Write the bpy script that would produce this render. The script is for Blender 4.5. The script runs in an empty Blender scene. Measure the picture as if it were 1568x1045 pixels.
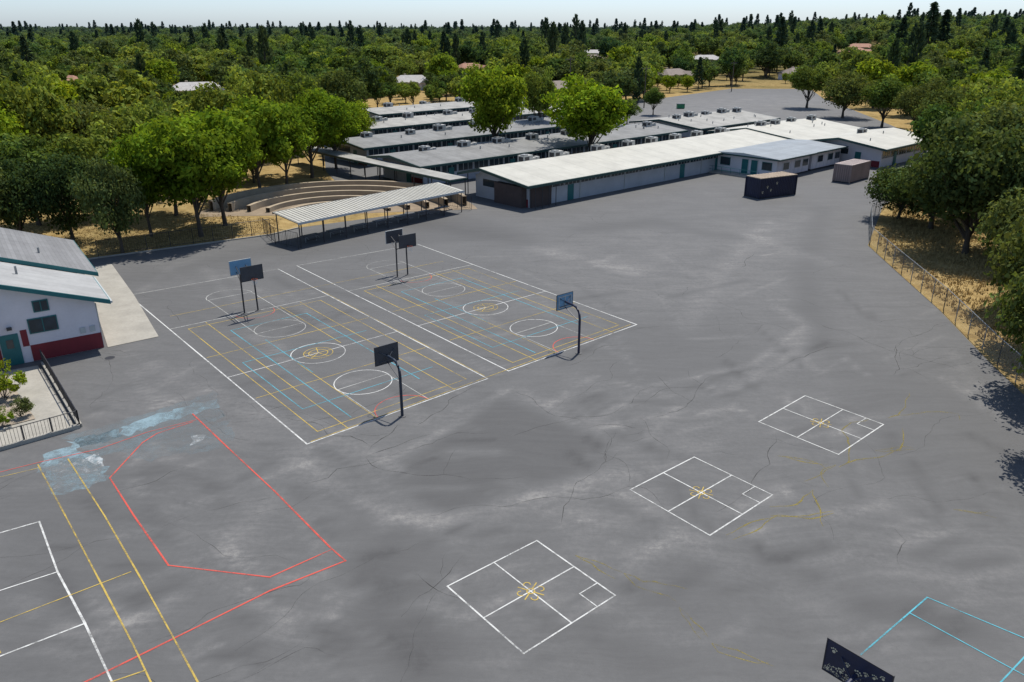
import bpy, math, random
import numpy as np
from mathutils import Vector, Matrix, noise as mnoise
random.seed(7)
scn=bpy.context.scene
scn.view_settings.view_transform='Standard'
try: scn.view_settings.look='None'
except Exception: pass
scn.view_settings.exposure=0
H0=21.0
TP=0.3951; CP=0.930
# ---- site survey: converts measurements on the drone photograph (1568 px wide) to metres on site
def G(px,py,z=0.0):
    s=(H0-z)/(py-40.0)
    return ((px-784)/CP*s,(1426.2-TP*py)*s)
def zat(Y,py): return H0-Y*(py-40.0)/(1426.2-TP*py)

# ---------------- materials ----------------
def newmat(name):
    m=bpy.data.materials.new(name); m.use_nodes=True
    nt=m.node_tree; nt.nodes.clear()
    out=nt.nodes.new('ShaderNodeOutputMaterial')
    return m,nt,out
def N(nt,t,**k):
    n=nt.nodes.new(t)
    for a,b in k.items():
        if a in n.inputs: n.inputs[a].default_value=b
        else: setattr(n,a,b)
    return n
def ramp(nt,fac,stops):
    r=nt.nodes.new('ShaderNodeValToRGB')
    while len(r.color_ramp.elements)<len(stops): r.color_ramp.elements.new(0.5)
    for e,(p,c) in zip(r.color_ramp.elements,stops):
        e.position=p
        e.color=(c,c,c,1) if not isinstance(c,(tuple,list)) else (*c,1)
    nt.links.new(fac,r.inputs[0]); return r.outputs[0]
def pos(nt):
    return nt.nodes.new('ShaderNodeNewGeometry').outputs['Position']
def noise(nt,vec,scale,detail=4,rough=0.55,dist=0.0):
    n=nt.nodes.new('ShaderNodeTexNoise'); n.inputs['Scale'].default_value=scale
    n.inputs['Detail'].default_value=detail; n.inputs['Roughness'].default_value=rough
    n.inputs['Distortion'].default_value=dist
    nt.links.new(vec,n.inputs['Vector']); return n.outputs['Fac']
def mapped(nt,vec,rotz,scale):
    m=nt.nodes.new('ShaderNodeMapping'); m.inputs['Rotation'].default_value=(0,0,math.radians(rotz)); m.inputs['Scale'].default_value=scale
    nt.links.new(vec,m.inputs['Vector']); return m.outputs[0]
def math_(nt,op,a,b=None,c=None):
    m=nt.nodes.new('ShaderNodeMath'); m.operation=op
    for i,v in enumerate((a,b,c)):
        if v is None: continue
        if isinstance(v,(int,float)): m.inputs[i].default_value=v
        else: nt.links.new(v,m.inputs[i])
    return m.outputs[0]
def mix(nt,fac,a,b,mode='MIX'):
    m=nt.nodes.new('ShaderNodeMix'); m.data_type='RGBA'; m.blend_type=mode
    def s(i,v):
        if isinstance(v,(int,float)): m.inputs[i].default_value=v if i==0 else (v,v,v,1)
        elif isinstance(v,(tuple,list)): m.inputs[i].default_value=(*v[:3],1)
        else: nt.links.new(v,m.inputs[i])
    s(0,fac); s(6,a); s(7,b); return m.outputs[2]
def simple(name,col,rough=0.7,var=0.25,scale=1.5,metal=0.0,bump=0.0):
    m,nt,out=newmat(name)
    tc=nt.nodes.new('ShaderNodeTexCoord').outputs['Object']
    n1=noise(nt,tc,scale,4,0.65)
    n2=noise(nt,tc,scale*9,2,0.6)
    f=math_(nt,'ADD',math_(nt,'MULTIPLY',n1,0.7),math_(nt,'MULTIPLY',n2,0.3))
    lo=tuple(c*(1-var) for c in col); hi=tuple(min(1,c*(1+var)) for c in col)
    c=ramp(nt,f,[(0.3,lo),(0.7,hi)])
    b=N(nt,'ShaderNodeBsdfPrincipled',Roughness=rough,Metallic=metal)
    nt.links.new(c,b.inputs['Base Color'])
    if bump:
        bp=nt.nodes.new('ShaderNodeBump'); bp.inputs['Strength'].default_value=bump
        nt.links.new(n2,bp.inputs['Height']); nt.links.new(bp.outputs[0],b.inputs['Normal'])
    nt.links.new(b.outputs[0],out.inputs[0]); return m
def streaked(name,col,axis='x',period=0.6,depth=0.25,rough=0.6,var=0.15,dirt=0.35):
    m,nt,out=newmat(name)
    tc=nt.nodes.new('ShaderNodeTexCoord').outputs['Object']
    sp=nt.nodes.new('ShaderNodeSeparateXYZ'); nt.links.new(tc,sp.inputs[0])
    a=sp.outputs[0 if axis=='x' else 1]
    fr=math_(nt,'FRACT',math_(nt,'DIVIDE',a,period))
    line=ramp(nt,fr,[(0.0,1-depth),(0.08,1.0),(0.92,1.0),(1.0,1-depth)])
    cell=math_(nt,'FLOOR',math_(nt,'DIVIDE',a,period))
    wn=nt.nodes.new('ShaderNodeTexWhiteNoise'); wn.noise_dimensions='1D'; nt.links.new(cell,wn.inputs['W'])
    n1=noise(nt,tc,0.35,5,0.7); n2=noise(nt,tc,4,3,0.6)
    g=ramp(nt,n1,[(0.3,1-dirt),(0.6,1.0)])
    g2=ramp(nt,n2,[(0.3,1-var),(0.7,1.0)])
    g3=ramp(nt,wn.outputs['Value'],[(0,1-var),(1,1.0)])
    c=mix(nt,1.0,col,line,'MULTIPLY'); c=mix(nt,1.0,c,g,'MULTIPLY'); c=mix(nt,1.0,c,g2,'MULTIPLY'); c=mix(nt,1.0,c,g3,'MULTIPLY')
    b=N(nt,'ShaderNodeBsdfPrincipled',Roughness=rough); nt.links.new(c,b.inputs['Base Color'])
    nt.links.new(b.outputs[0],out.inputs[0]); return m
def paint(name,col,wear=0.45,scale=2.2,amax=0.92):
    m,nt,out=newmat(name)
    p=pos(nt)
    n1=noise(nt,p,scale,4,0.75); n2=noise(nt,p,0.25,2,0.5); n3=noise(nt,p,14,2,0.7)
    f=math_(nt,'ADD',math_(nt,'ADD',math_(nt,'MULTIPLY',n1,0.45),math_(nt,'MULTIPLY',n2,0.35)),math_(nt,'MULTIPLY',n3,0.2))
    a=ramp(nt,f,[(wear-0.06,0.10),(wear+0.1,amax)])
    b=N(nt,'ShaderNodeBsdfDiffuse'); b.inputs['Color'].default_value=(*col,1)
    t=nt.nodes.new('ShaderNodeBsdfTransparent')
    mx=nt.nodes.new('ShaderNodeMixShader'); nt.links.new(a,mx.inputs[0]); nt.links.new(t.outputs[0],mx.inputs[1]); nt.links.new(b.outputs[0],mx.inputs[2])
    nt.links.new(mx.outputs[0],out.inputs[0]); return m
def foliage(name,c1,c2,trans=0.4):
    m,nt,out=newmat(name)
    oi=nt.nodes.new('ShaderNodeObjectInfo')
    at=nt.nodes.new('ShaderNodeAttribute'); at.attribute_name='Col'
    c=mix(nt,oi.outputs['Random'],c1,c2)
    c=mix(nt,1.0,c,at.outputs['Color'],'MULTIPLY')
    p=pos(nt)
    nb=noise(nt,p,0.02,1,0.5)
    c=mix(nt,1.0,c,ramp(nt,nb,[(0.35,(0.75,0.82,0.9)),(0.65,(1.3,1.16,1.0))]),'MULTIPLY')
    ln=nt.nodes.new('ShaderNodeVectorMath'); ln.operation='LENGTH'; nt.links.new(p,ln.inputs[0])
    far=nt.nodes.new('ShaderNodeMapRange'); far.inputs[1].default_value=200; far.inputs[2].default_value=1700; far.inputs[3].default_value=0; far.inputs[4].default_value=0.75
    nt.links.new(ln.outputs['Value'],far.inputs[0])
    c=mix(nt,far.outputs[0],c,(0.095,0.145,0.15))  # aerial haze painted into the leaf colour, bluish grey growing with distance from origin
    d=N(nt,'ShaderNodeBsdfDiffuse'); t=nt.nodes.new('ShaderNodeBsdfTranslucent')
    nt.links.new(c,d.inputs[0]); c2_=mix(nt,1.0,c,(1.3,1.25,0.6),'MULTIPLY'); nt.links.new(c2_,t.inputs[0])
    mx=nt.nodes.new('ShaderNodeMixShader'); mx.inputs[0].default_value=trans
    nt.links.new(d.outputs[0],mx.inputs[1]); nt.links.new(t.outputs[0],mx.inputs[2])
    nt.links.new(mx.outputs[0],out.inputs[0]); return m

# ---------------- mesh helpers ----------------
def mesh_obj(name,verts,faces,mats,parent=None,mi=None,smooth=False):
    me=bpy.data.meshes.new(name); me.from_pydata([tuple(v) for v in verts],[],[tuple(f) for f in faces])
    for m in (mats if isinstance(mats,list) else [mats]): me.materials.append(m)
    if mi is not None: me.polygons.foreach_set('material_index',mi)
    if smooth: me.polygons.foreach_set('use_smooth',[True]*len(me.polygons))
    me.update()
    o=bpy.data.objects.new(name,me); scn.collection.objects.link(o)
    if parent: o.parent=parent
    return o
def tube(path,radii,n=8,cap=True):
    V=[];F=[]
    P=[Vector(p) for p in path]
    for i,p in enumerate(P):
        d=(P[min(i+1,len(P)-1)]-P[max(i-1,0)]).normalized()
        a=d.orthogonal().normalized() if abs(d.z)<0.9 else Vector((1,0,0)).cross(d).normalized()
        b=d.cross(a).normalized()
        for k in range(n):
            t=2*math.pi*k/n
            V.append(p+(a*math.cos(t)+b*math.sin(t))*radii[i])
    for i in range(len(P)-1):
        for k in range(n):
            F.append((i*n+k,i*n+(k+1)%n,(i+1)*n+(k+1)%n,(i+1)*n+k))
    if cap:
        F.append(tuple(range(n))[::-1]); F.append(tuple((len(P)-1)*n+k for k in range(n)))
    return V,F
class Grp:
    def __init__(s,name,x=0,y=0,ang=0,z=0):
        s.root=bpy.data.objects.new(name,None); scn.collection.objects.link(s.root)
        s.root.location=(x,y,z); s.root.rotation_euler=(0,0,math.radians(ang)); s.root.empty_display_size=0.5
        s.p={}
    def raw(s,part,mat,V,F):
        d=s.p.setdefault((part,mat.name),([],[],mat)); o=len(d[0])
        d[0].extend(V); d[1].extend([tuple(i+o for i in f) for f in F])
    def box(s,part,mat,x0,y0,z0,x1,y1,z1):
        V=[(x,y,z) for z in (z0,z1) for (x,y) in ((x0,y0),(x1,y0),(x1,y1),(x0,y1))]
        s.raw(part,mat,V,[(3,2,1,0),(4,5,6,7),(0,1,5,4),(1,2,6,5),(2,3,7,6),(3,0,4,7)])
    def tube(s,part,mat,path,r,n=8):
        rr=r if isinstance(r,(list,tuple)) else [r]*len(path)
        V,F=tube(path,rr,n); s.raw(part,mat,V,F)
    def prism(s,part,mat,prof,a0,a1,axis='x'):
        n=len(prof)
        if axis=='x': V=[(a0,p[0],p[1]) for p in prof]+[(a1,p[0],p[1]) for p in prof]
        else: V=[(p[0],a0,p[1]) for p in prof]+[(p[0],a1,p[1]) for p in prof]
        F=[(i,(i+1)%n,n+(i+1)%n,n+i) for i in range(n)]+[tuple(range(n))[::-1],tuple(range(n,2*n))]
        s.raw(part,mat,V,F)
    def done(s):
        for (k,_),(V,F,m) in s.p.items(): mesh_obj(k,V,F,m,s.root)
        return s.root

# ---------------- materials set ----------------
M={}
M['wallgrey']=simple('wall_grey_paint',(0.44,0.45,0.47),0.8,0.12,0.5)
M['wallwhite']=simple('wall_white_stucco',(0.68,0.64,0.66),0.85,0.07,0.8,bump=0.1)
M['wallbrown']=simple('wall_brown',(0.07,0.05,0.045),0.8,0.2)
M['maroon']=simple('maroon_paint',(0.19,0.018,0.025),0.7,0.15)
M['teal']=simple('teal_paint',(0.01,0.13,0.135),0.5,0.15)
M['dkgreen']=simple('dark_green_fascia',(0.012,0.055,0.05),0.5,0.2)
M['glass']=simple('window_glass',(0.03,0.045,0.055),0.12,0.4)
M['frame']=simple('frame_light',(0.45,0.47,0.46),0.5,0.1)
M['roofwhite']=streaked('roof_white',(0.50,0.485,0.42),'x',3.0,0.12,0.7,0.06,0.18)
M['roofgrey']=streaked('roof_grey',(0.255,0.255,0.245),'x',1.0,0.2,0.8,0.15,0.35)
M['rooflight']=streaked('roof_light',(0.38,0.37,0.335),'x',1.0,0.15,0.8,0.12,0.35)
M['roofblue']=streaked('roof_portable',(0.28,0.31,0.33),'y',0.9,0.25,0.6,0.1,0.25)
M['roofmetal']=streaked('roof_corrugated',(0.50,0.48,0.41),'x',0.45,0.30,0.5,0.08,0.15)
M['shingle']=streaked('roof_shingle',(0.25,0.25,0.25),'x',0.3,0.3,0.9,0.2,0.2)
M['roofleft']=streaked('roof_left_membrane',(0.38,0.38,0.37),'y',1.0,0.15,0.8,0.1,0.2)
M['metal']=simple('galvanised_metal',(0.30,0.31,0.31),0.5,0.2,3,0.5)
M['hvac']=simple('hvac_metal',(0.42,0.415,0.385),0.6,0.2,1)
M['dkmetal']=simple('dark_metal',(0.03,0.03,0.035),0.5,0.2,3)
M['navy']=simple('navy_paint',(0.012,0.018,0.05),0.45,0.3,2)
M['pole']=simple('pole_navy',(0.02,0.03,0.05),0.45,0.3,2)
M['boardblue']=simple('backboard_blue',(0.18,0.36,0.52),0.4,0.12,2)
M['boardgrey']=simple('backboard_grey',(0.05,0.052,0.06),0.6,0.25,2)
M['cream']=simple('cream_paint',(0.62,0.55,0.38),0.6,0.2,3)
M['orange']=simple('rim_orange',(0.45,0.08,0.02),0.4,0.1,3)
M['net']=simple('net_white',(0.6,0.6,0.6),0.8,0.1,3)
M['concrete']=simple('concrete',(0.33,0.31,0.265),0.9,0.2,0.6,bump=0.1)
M['tanstep']=simple('amphitheatre_stone',(0.36,0.29,0.20),0.9,0.2,0.8)
M['tandirt']=simple('tan_dirt',(0.24,0.185,0.125),0.95,0.3,0.5)
M['pink']=streaked('container_pink',(0.36,0.26,0.23),'x',0.3,0.35,0.6,0.1,0.25)
M['pinktop']=simple('container_top',(0.40,0.33,0.30),0.7,0.2,1)
M['navyc']=simple('container_navy',(0.012,0.016,0.045),0.5,0.3,1)
M['tantop']=simple('container_tan_top',(0.36,0.28,0.2),0.8,0.3,0.8)
M['bark']=simple('bark',(0.075,0.06,0.045),0.95,0.35,3,bump=0.4)
M['wood']=simple('pole_wood',(0.12,0.09,0.065),0.9,0.3,2)
M['terracotta']=simple('roof_terracotta',(0.34,0.18,0.12),0.9,0.25,1)
M['tan']=simple('wall_tan',(0.45,0.38,0.28),0.9,0.1,1)
M['roofbrown']=simple('roof_brown',(0.22,0.18,0.15),0.9,0.25,1)
M['roofpale']=simple('roof_pale',(0.42,0.40,0.38),0.9,0.2,1)
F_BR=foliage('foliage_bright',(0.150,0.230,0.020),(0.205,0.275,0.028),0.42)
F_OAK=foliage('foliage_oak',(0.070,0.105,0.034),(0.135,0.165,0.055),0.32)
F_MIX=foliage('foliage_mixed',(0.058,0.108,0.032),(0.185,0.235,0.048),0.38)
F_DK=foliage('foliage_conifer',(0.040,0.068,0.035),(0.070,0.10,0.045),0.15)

# ---------------- asphalt material ----------------
def asphalt_mat():
    m,nt,out=newmat('asphalt')
    p=pos(nt)
    warp=nt.nodes.new('ShaderNodeTexNoise'); warp.inputs['Scale'].default_value=0.12; warp.inputs['Detail'].default_value=3
    nt.links.new(p,warp.inputs['Vector'])
    ws=nt.nodes.new('ShaderNodeVectorMath'); ws.operation='SCALE'; ws.inputs['Scale'].default_value=4; nt.links.new(warp.outputs['Color'],ws.inputs[0])
    wp=nt.nodes.new('ShaderNodeVectorMath'); nt.links.new(p,wp.inputs[0]); nt.links.new(ws.outputs[0],wp.inputs[1]); wp=wp.outputs[0]
    mid=noise(nt,wp,0.30,6,0.72)
    sA=noise(nt,mapped(nt,wp,-41,(0.12,1.6,1)),1.0,5,0.75)
    sB=noise(nt,mapped(nt,wp,49,(0.16,1.8,1)),1.0,5,0.75)
    sm=noise(nt,p,3.2,5,0.78); grit=noise(nt,p,30,2,0.8)
    at=nt.nodes.new('ShaderNodeAttribute'); at.attribute_name='stain'
    brk=math_(nt,'SUBTRACT',math_(nt,'ADD',math_(nt,'MULTIPLY',mid,1.6),math_(nt,'ADD',math_(nt,'MULTIPLY',sm,1.6),math_(nt,'MULTIPLY',sA,1.0))),1.45)
    st=math_(nt,'MULTIPLY',at.outputs['Fac'],brk)
    def c(n,k): return math_(nt,'MULTIPLY',math_(nt,'SUBTRACT',n,0.5),k)
    v=math_(nt,'ADD',c(mid,0.75),math_(nt,'ADD',c(sm,0.8),c(grit,0.6)))
    v=math_(nt,'ADD',v,math_(nt,'ADD',c(sA,0.75),c(sB,0.6)))
    v=math_(nt,'ADD',v,math_(nt,'MULTIPLY',st,0.8))
    v=math_(nt,'ADD',math_(nt,'MULTIPLY',v,0.5),0.45)
    col=ramp(nt,v,[(0.08,(0.064,0.063,0.062)),(0.46,(0.108,0.107,0.105)),(0.68,(0.140,0.137,0.133)),(1.0,(0.220,0.212,0.198))])
    b=N(nt,'ShaderNodeBsdfPrincipled',Roughness=0.85); nt.links.new(col,b.inputs['Base Color'])
    nt.links.new(b.outputs[0],out.inputs[0]); return m
M['asphalt']=asphalt_mat()
def ground_mat():
    m,nt,out=newmat('ground_soil_grass')
    p=pos(nt)
    a=noise(nt,p,0.03,3,0.6); b_=noise(nt,p,0.6,4,0.7); c_=noise(nt,p,8,2,0.7)
    dry=ramp(nt,b_,[(0.25,(0.20,0.13,0.055)),(0.5,(0.36,0.255,0.11)),(0.75,(0.48,0.36,0.17))])
    grn=ramp(nt,b_,[(0.3,(0.045,0.06,0.025)),(0.7,(0.11,0.11,0.05))])
    ln=nt.nodes.new('ShaderNodeVectorMath'); ln.operation='LENGTH'; nt.links.new(p,ln.inputs[0])
    far=nt.nodes.new('ShaderNodeMapRange'); far.inputs[1].default_value=280; far.inputs[2].default_value=440; nt.links.new(ln.outputs['Value'],far.inputs[0])
    f=math_(nt,'ADD',ramp(nt,a,[(0.5,0.0),(0.7,0.5)]),math_(nt,'MULTIPLY',far.outputs[0],0.7))
    col=mix(nt,f,dry,grn)
    col=mix(nt,1.0,col,ramp(nt,c_,[(0.3,0.7),(0.7,1.1)]),'MULTIPLY')
    b=N(nt,'ShaderNodeBsdfDiffuse'); nt.links.new(col,b.inputs['Color'])
    nt.links.new(b.outputs[0],out.inputs[0]); return m
M['ground']=ground_mat()

# ---------------- terrain ----------------
def S(t): t=max(0,min(1,t)); return t*t*(3-2*t)
def terr(x,y):
    if y<=1: return 0
    return 15*S((y-300)/600)*S((x/y-0.05)/0.45)+2*S((y-500)/900)
xs=np.concatenate([-np.geomspace(9000,60,40),np.linspace(-50,50,9),np.geomspace(60,9000,40)])
ys=np.concatenate([np.linspace(-3000,0,8),np.linspace(50,300,6),np.linspace(350,2500,44),np.geomspace(2700,12000,14)])
V=[(x,y,terr(x,y)-0.0) for y in ys for x in xs]; nx=len(xs)
F=[(j*nx+i,j*nx+i+1,(j+1)*nx+i+1,(j+1)*nx+i) for j in range(len(ys)-1) for i in range(nx-1)]
mesh_obj('ground',V,F,M['ground'],smooth=True)

# ---------------- asphalt sheet with traffic/dust wear ----------------
XMIN=[(-40,-80),(40,-75),(60,-60),(70,-47),(75,-40.3),(84.3,-26),(88,-23.5),(95,-13),(104,-13),(112,-24),(125,-29),(160,-37),(215,-40),(235,5),(262,48),(300,78),(322,95)]
XMAX=[(-40,34),(20,29.3),(38,30.5),(48.7,32),(59.8,34),(80,36.7),(100,47),(128,70),(160,82),(190,87),(262,98),(318,112),(322,113)]
def interp(T,y): return float(np.interp(y,[t[0] for t in T],[t[1] for t in T]))
rows=list(np.arange(-40,12,4))+list(np.arange(12,100,0.4))+list(np.arange(100,323,3))
NC=220
strokes=[
 ([(455,700),(520,745),(600,790),(680,800),(800,765),(900,735),(960,725)],0.8,0.9),
 ([(470,640),(560,690),(610,720)],0.5,0.6),
 ([(780,735),(840,780),(900,790)],0.6,0.7),
 ([(590,705),(700,650),(770,600)],0.4,0.8),
 ([(800,600),(900,660),(1000,640)],0.4,0.7),
 ([(600,790),(560,830),(500,850)],0.7,0.5),
 ([(660,1000),(590,900),(560,830)],1.4,-0.6),
 ([(330,860),(420,760)],0.6,0.5),
 ([(230,560),(330,600),(400,640)],0.8,0.5),
 ([(1190,470),(1240,500),(1200,560),(1130,590)],0.7,0.8),
 ([(1150,360),(1200,380),(1260,400)],1.2,0.6),
 ([(820,380),(900,400),(980,415)],1.3,0.7),
 ([(900,350),(1000,340),(1100,360)],2.2,-0.6),
 ([(1180,340),(1100,420),(1050,500)],1.1,0.5),
 ([(1260,320),(1230,420),(1250,520)],1.4,-0.6),
 ([(560,330),(700,350),(800,370)],2.5,-0.6),
 ([(250,420),(420,380)],2.5,-0.5),
 ([(600,450),(720,420),(830,470)],1.8,0.35),
 ([(1280,830),(1400,880),(1500,900)],0.8,0.4),
 ([(1330,930),(1480,960)],1.0,-0.8),
 ([(1100,860),(1250,930)],0.8,0.45),
 ([(900,960),(1000,1020)],1.0,-0.5),
 ([(300,860),(420,950),(450,1040)],0.7,0.3),
 ([(1040,620),(980,680),(900,700)],0.4,0.6),
 ([(1000,590),(1150,560),(1230,500)],0.35,0.7),
 ([(880,820),(1000,780),(1100,860)],0.5,0.4),
 ([(1000,175),(1190,155)],30,0.7),
]
fills=[
 ([(700,648),(748,600),(800,622),(880,655),(955,690),(870,740),(770,765),(690,790),(640,770),(600,722),(650,690)],-0.85,0.6),
 ([(480,690),(560,740),(640,800),(700,860),(660,900),(600,850),(520,780)],-0.45,0.8),
 ([(560,845),(640,900),(740,1045),(600,1045),(520,930)],-0.4,0.9),
 ([(800,375),(1000,350),(1270,320),(1230,450),(950,470),(850,430)],0.28,3.0),
 ([(1250,520),(1568,640),(1700,800),(1330,720)],-0.3,1.2),
 ([(470,680),(975,497),(640,376),(197,452)],-0.2,0.8),
 ([(950,500),(1100,480),(1180,560),(1000,600),(870,560)],-0.30,1.5),
 ([(900,690),(1180,640),(1000,760),(860,790)],0.22,1.0),
 ([(130,600),(420,640),(470,700),(200,640)],0.2,0.8),
 ([(300,900),(560,960),(560,1045),(200,1045)],-0.3,0.8),
 ([(1000,860),(1250,880),(1300,1045),(1050,1045)],-0.25,1.0),
 ([(420,360),(700,325),(820,360),(640,376),(435,400)],-0.45,1.5),
 ([(0,740),(200,720),(260,900),(60,1045),(0,1045)],-0.3,0.8),
]
rs=random.Random(3)
for i in range(300):
    x=rs.uniform(20,1500); y=rs.uniform(390,1020); L=rs.uniform(20,120); a=rs.choice([rs.gauss(-0.35,0.25),rs.gauss(0.65,0.3)])
    strokes.append(([(x,y),(x+L*math.cos(a),y+L*math.sin(a)*0.8)],rs.uniform(0.12,0.45),rs.choice([0.8,0.6,0.5,-0.7,-0.6])))
P=[]
for y in rows:
    a,b=interp(XMIN,y),interp(XMAX,y)
    for k in range(NC+1): P.append((a+(b-a)*k/NC,y))
P=np.array(P); st=np.zeros(len(P))
def segd(a,b):
    ab=b-a; t=np.clip(((P-a)@ab)/(ab@ab),0,1); return np.linalg.norm(P-a-t[:,None]*ab,axis=1)
for pl,w,val in strokes:
    W=[np.array(G(*q)) for q in pl]; d=np.full(len(P),1e9)
    for a,b in zip(W[:-1],W[1:]): d=np.minimum(d,segd(a,b))
    st+=val*np.exp(-(d/w)**2)
for pl,val,soft in fills:
    W=[np.array(G(*q)) for q in pl]; d=np.full(len(P),1e9); ins=np.zeros(len(P),bool)
    for a,b in zip(W,W[1:]+W[:1]):
        d=np.minimum(d,segd(a,b))
        cnd=((a[1]>P[:,1])!=(b[1]>P[:,1]))
        with np.errstate(divide='ignore',invalid='ignore'):
            xi=(b[0]-a[0])*(P[:,1]-a[1])/(b[1]-a[1]+1e-12)+a[0]
        ins^=(cnd&(P[:,0]<xi))
    sd=np.where(ins,d,-d); st+=val/(1+np.exp(-np.clip(sd/soft*3,-30,30)))
n=NC+1
F=[(j*n+i,j*n+i+1,(j+1)*n+i+1,(j+1)*n+i) for j in range(len(rows)-1) for i in range(NC)]
asp=mesh_obj('asphalt_playground',[(p[0],p[1],0.004) for p in P],F,M['asphalt'])
A_=asp.data.attributes.new('stain','FLOAT','POINT'); A_.data.foreach_set('value',st.astype(np.float32))

# ---------------- painted markings ----------------
lay={'k':0}
class Lines:
    def __init__(s,name,mat): s.name=name;s.m=mat;s.V=[];s.F=[]
    def seg(s,a,b,w):
        a=Vector(a[:2]);b=Vector(b[:2]); d=(b-a)
        if d.length<1e-4: return
        d.normalize(); nn=Vector((-d.y,d.x))*w/2; z=0.010+lay['k']*0.00004; lay['k']+=1
        a=a-d*w/2; b=b+d*w/2; o=len(s.V)
        m=max(1,int((b-a).length/4))
        for i in range(m+1):
            q=a.lerp(b,i/m); wob=1+0.12*math.sin(i*1.7+a.x)
            s.V+= [(q.x-nn.x*wob,q.y-nn.y*wob,z),(q.x+nn.x*wob,q.y+nn.y*wob,z)]
        for i in range(m): s.F.append((o+2*i,o+2*i+2,o+2*i+3,o+2*i+1))
    def pl(s,pts,w,close=False):
        pts=list(pts)+([pts[0]] if close else [])
        for a,b in zip(pts[:-1],pts[1:]): s.seg(a,b,w)
    def px(s,pts,w,close=False): s.pl([G(*p) for p in pts],w,close)
    def ring(s,f,a0,a1,w,r,n=40):
        z=0.010+lay['k']*0.00004; lay['k']+=1; o=len(s.V)
        for i in range(n+1):
            t=a0+(a1-a0)*i/n
            for rr in (r-w/2,r+w/2):
                q=f(t,rr); s.V.append((q[0],q[1],z))
        for i in range(n): s.F.append((o+2*i,o+2*i+1,o+2*i+3,o+2*i+2))
    def done(s): return mesh_obj(s.name,s.V,s.F,s.m)
white=Lines('white_painted_lines',paint('paint_white',(0.64,0.64,0.61),0.43))
faded=Lines('faded_white_lines',paint('paint_white_faded',(0.5,0.5,0.47),0.45,2.2,0.85))
yellow=Lines('yellow_painted_lines',paint('paint_yellow',(0.52,0.38,0.10),0.44))
red=Lines('red_painted_lines',paint('paint_red',(0.60,0.11,0.085),0.42))
cyan=Lines('blue_painted_lines',paint('paint_blue',(0.12,0.38,0.46),0.44,2.2,0.85))
cyan2=Lines('bright_blue_painted_lines',paint('paint_blue_bright',(0.12,0.42,0.50),0.43))
A=np.array(G(470,680));C=np.array(G(975,497));B=np.array(G(197,452));D=np.array(G(640,374))
def K(s,t):
    a=s/27.6;b=t/33.0
    return tuple(A*(1-a)*(1-b)+C*a*(1-b)+B*(1-a)*b+D*a*b)
LW=0.075
for (s0,s1) in ((0,12.8),(14.6,27.6)):
    sc=(s0+s1)/2
    white.pl([K(s0,0),K(s0,33)],LW*1.1); white.pl([K(s1,33),K(s1,0)],LW*1.1); white.pl([K(s1,0),K(s0,0)],LW*1.1)
    faded.pl([K(s0,33),K(s1,33)],LW)
    faded.pl([K(s0,22.6),K(s1,22.6)],LW*1.1)
    white.pl([K(s0,11.3),K(s1,11.3)],LW*0.8)
    circ=lambda cs,ct: (lambda t,r: K(cs+r*math.cos(t),ct+r*math.sin(t)))
    white.ring(circ(sc,11.3),0,2*math.pi,0.06,1.85)
    yellow.ring(circ(sc,11.3),0,2*math.pi,0.06,0.65,24)
    yellow.ring(circ(sc,11.3),0,2*math.pi,0.05,1.0,24)
    for i in range(5):
        t=i*1.2566; c=circ(sc,11.3); yellow.pl([c(t,0.1),c(t,0.95)],0.06)
    for t0,sg in ((0,1),(22.6,-1),(22.6,1)):
        ft=t0+sg*5.0
        (white if sg>0 and t0<1 else faded).ring(circ(sc,ft),0 ,2*math.pi if not (t0>20 and sg>0) else math.pi,0.06,1.85)
        faded.pl([K(sc-1.8,t0),K(sc-1.8,ft),K(sc+1.8,ft),K(sc+1.8,t0)],0.06)
    red.ring(circ(sc,0.0),0.05,math.pi-.05,0.06,1.8,20)
    red.ring(circ(sc,22.4),math.pi,2*math.pi,0.05,1.5,20)
    yellow.pl([K(s0+1.1,0.9),K(s0+1.1,21.8),K(s1-1.1,21.8),K(s1-1.1,0.9)],0.06,True)
    yellow.pl([K(s0+2.6,0.1),K(s0+2.6,22.4)],0.06)
    yellow.pl([K(s1-2.6,0.1),K(s1-2.6,22.4)],0.06)
    yellow.pl([K(s0+4.5,0.1),K(s0+4.5,10.5)],0.05); yellow.pl([K(s1-4.3,12),K(s1-4.3,22.4)],0.05)
    yellow.pl([K(s0+0.2,7.2),K(s1-0.2,7.2)],0.05); yellow.pl([K(s0+0.2,15.4),K(s1-0.2,15.4)],0.06)
    cyan.pl([K(s0+3.4,1.2),K(s0+3.4,19.5),K(s1-3.4,19.5),K(s1-3.4,3.0)],0.075)
    cyan.pl([K(s0+1.7,4.0),K(s1-1.7,4.0)],0.06); cyan.pl([K(s0+1.7,4.0),K(s0+1.7,13.0)],0.06)
    cyan.pl([K(s0+4.6,8.5),K(s0+4.6,16.0)],0.07); cyan.pl([K(s0+1.7,13.0),K(s1-1.7,13.0)],0.06)
yellow.pl([K(0.3,0.1),K(27.2,0.35)],0.06)
yellow.pl([K(1.0,25.5),K(26,25.5)],0.05); yellow.pl([K(12.9,0.5),K(12.9,24)],0.05)
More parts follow.
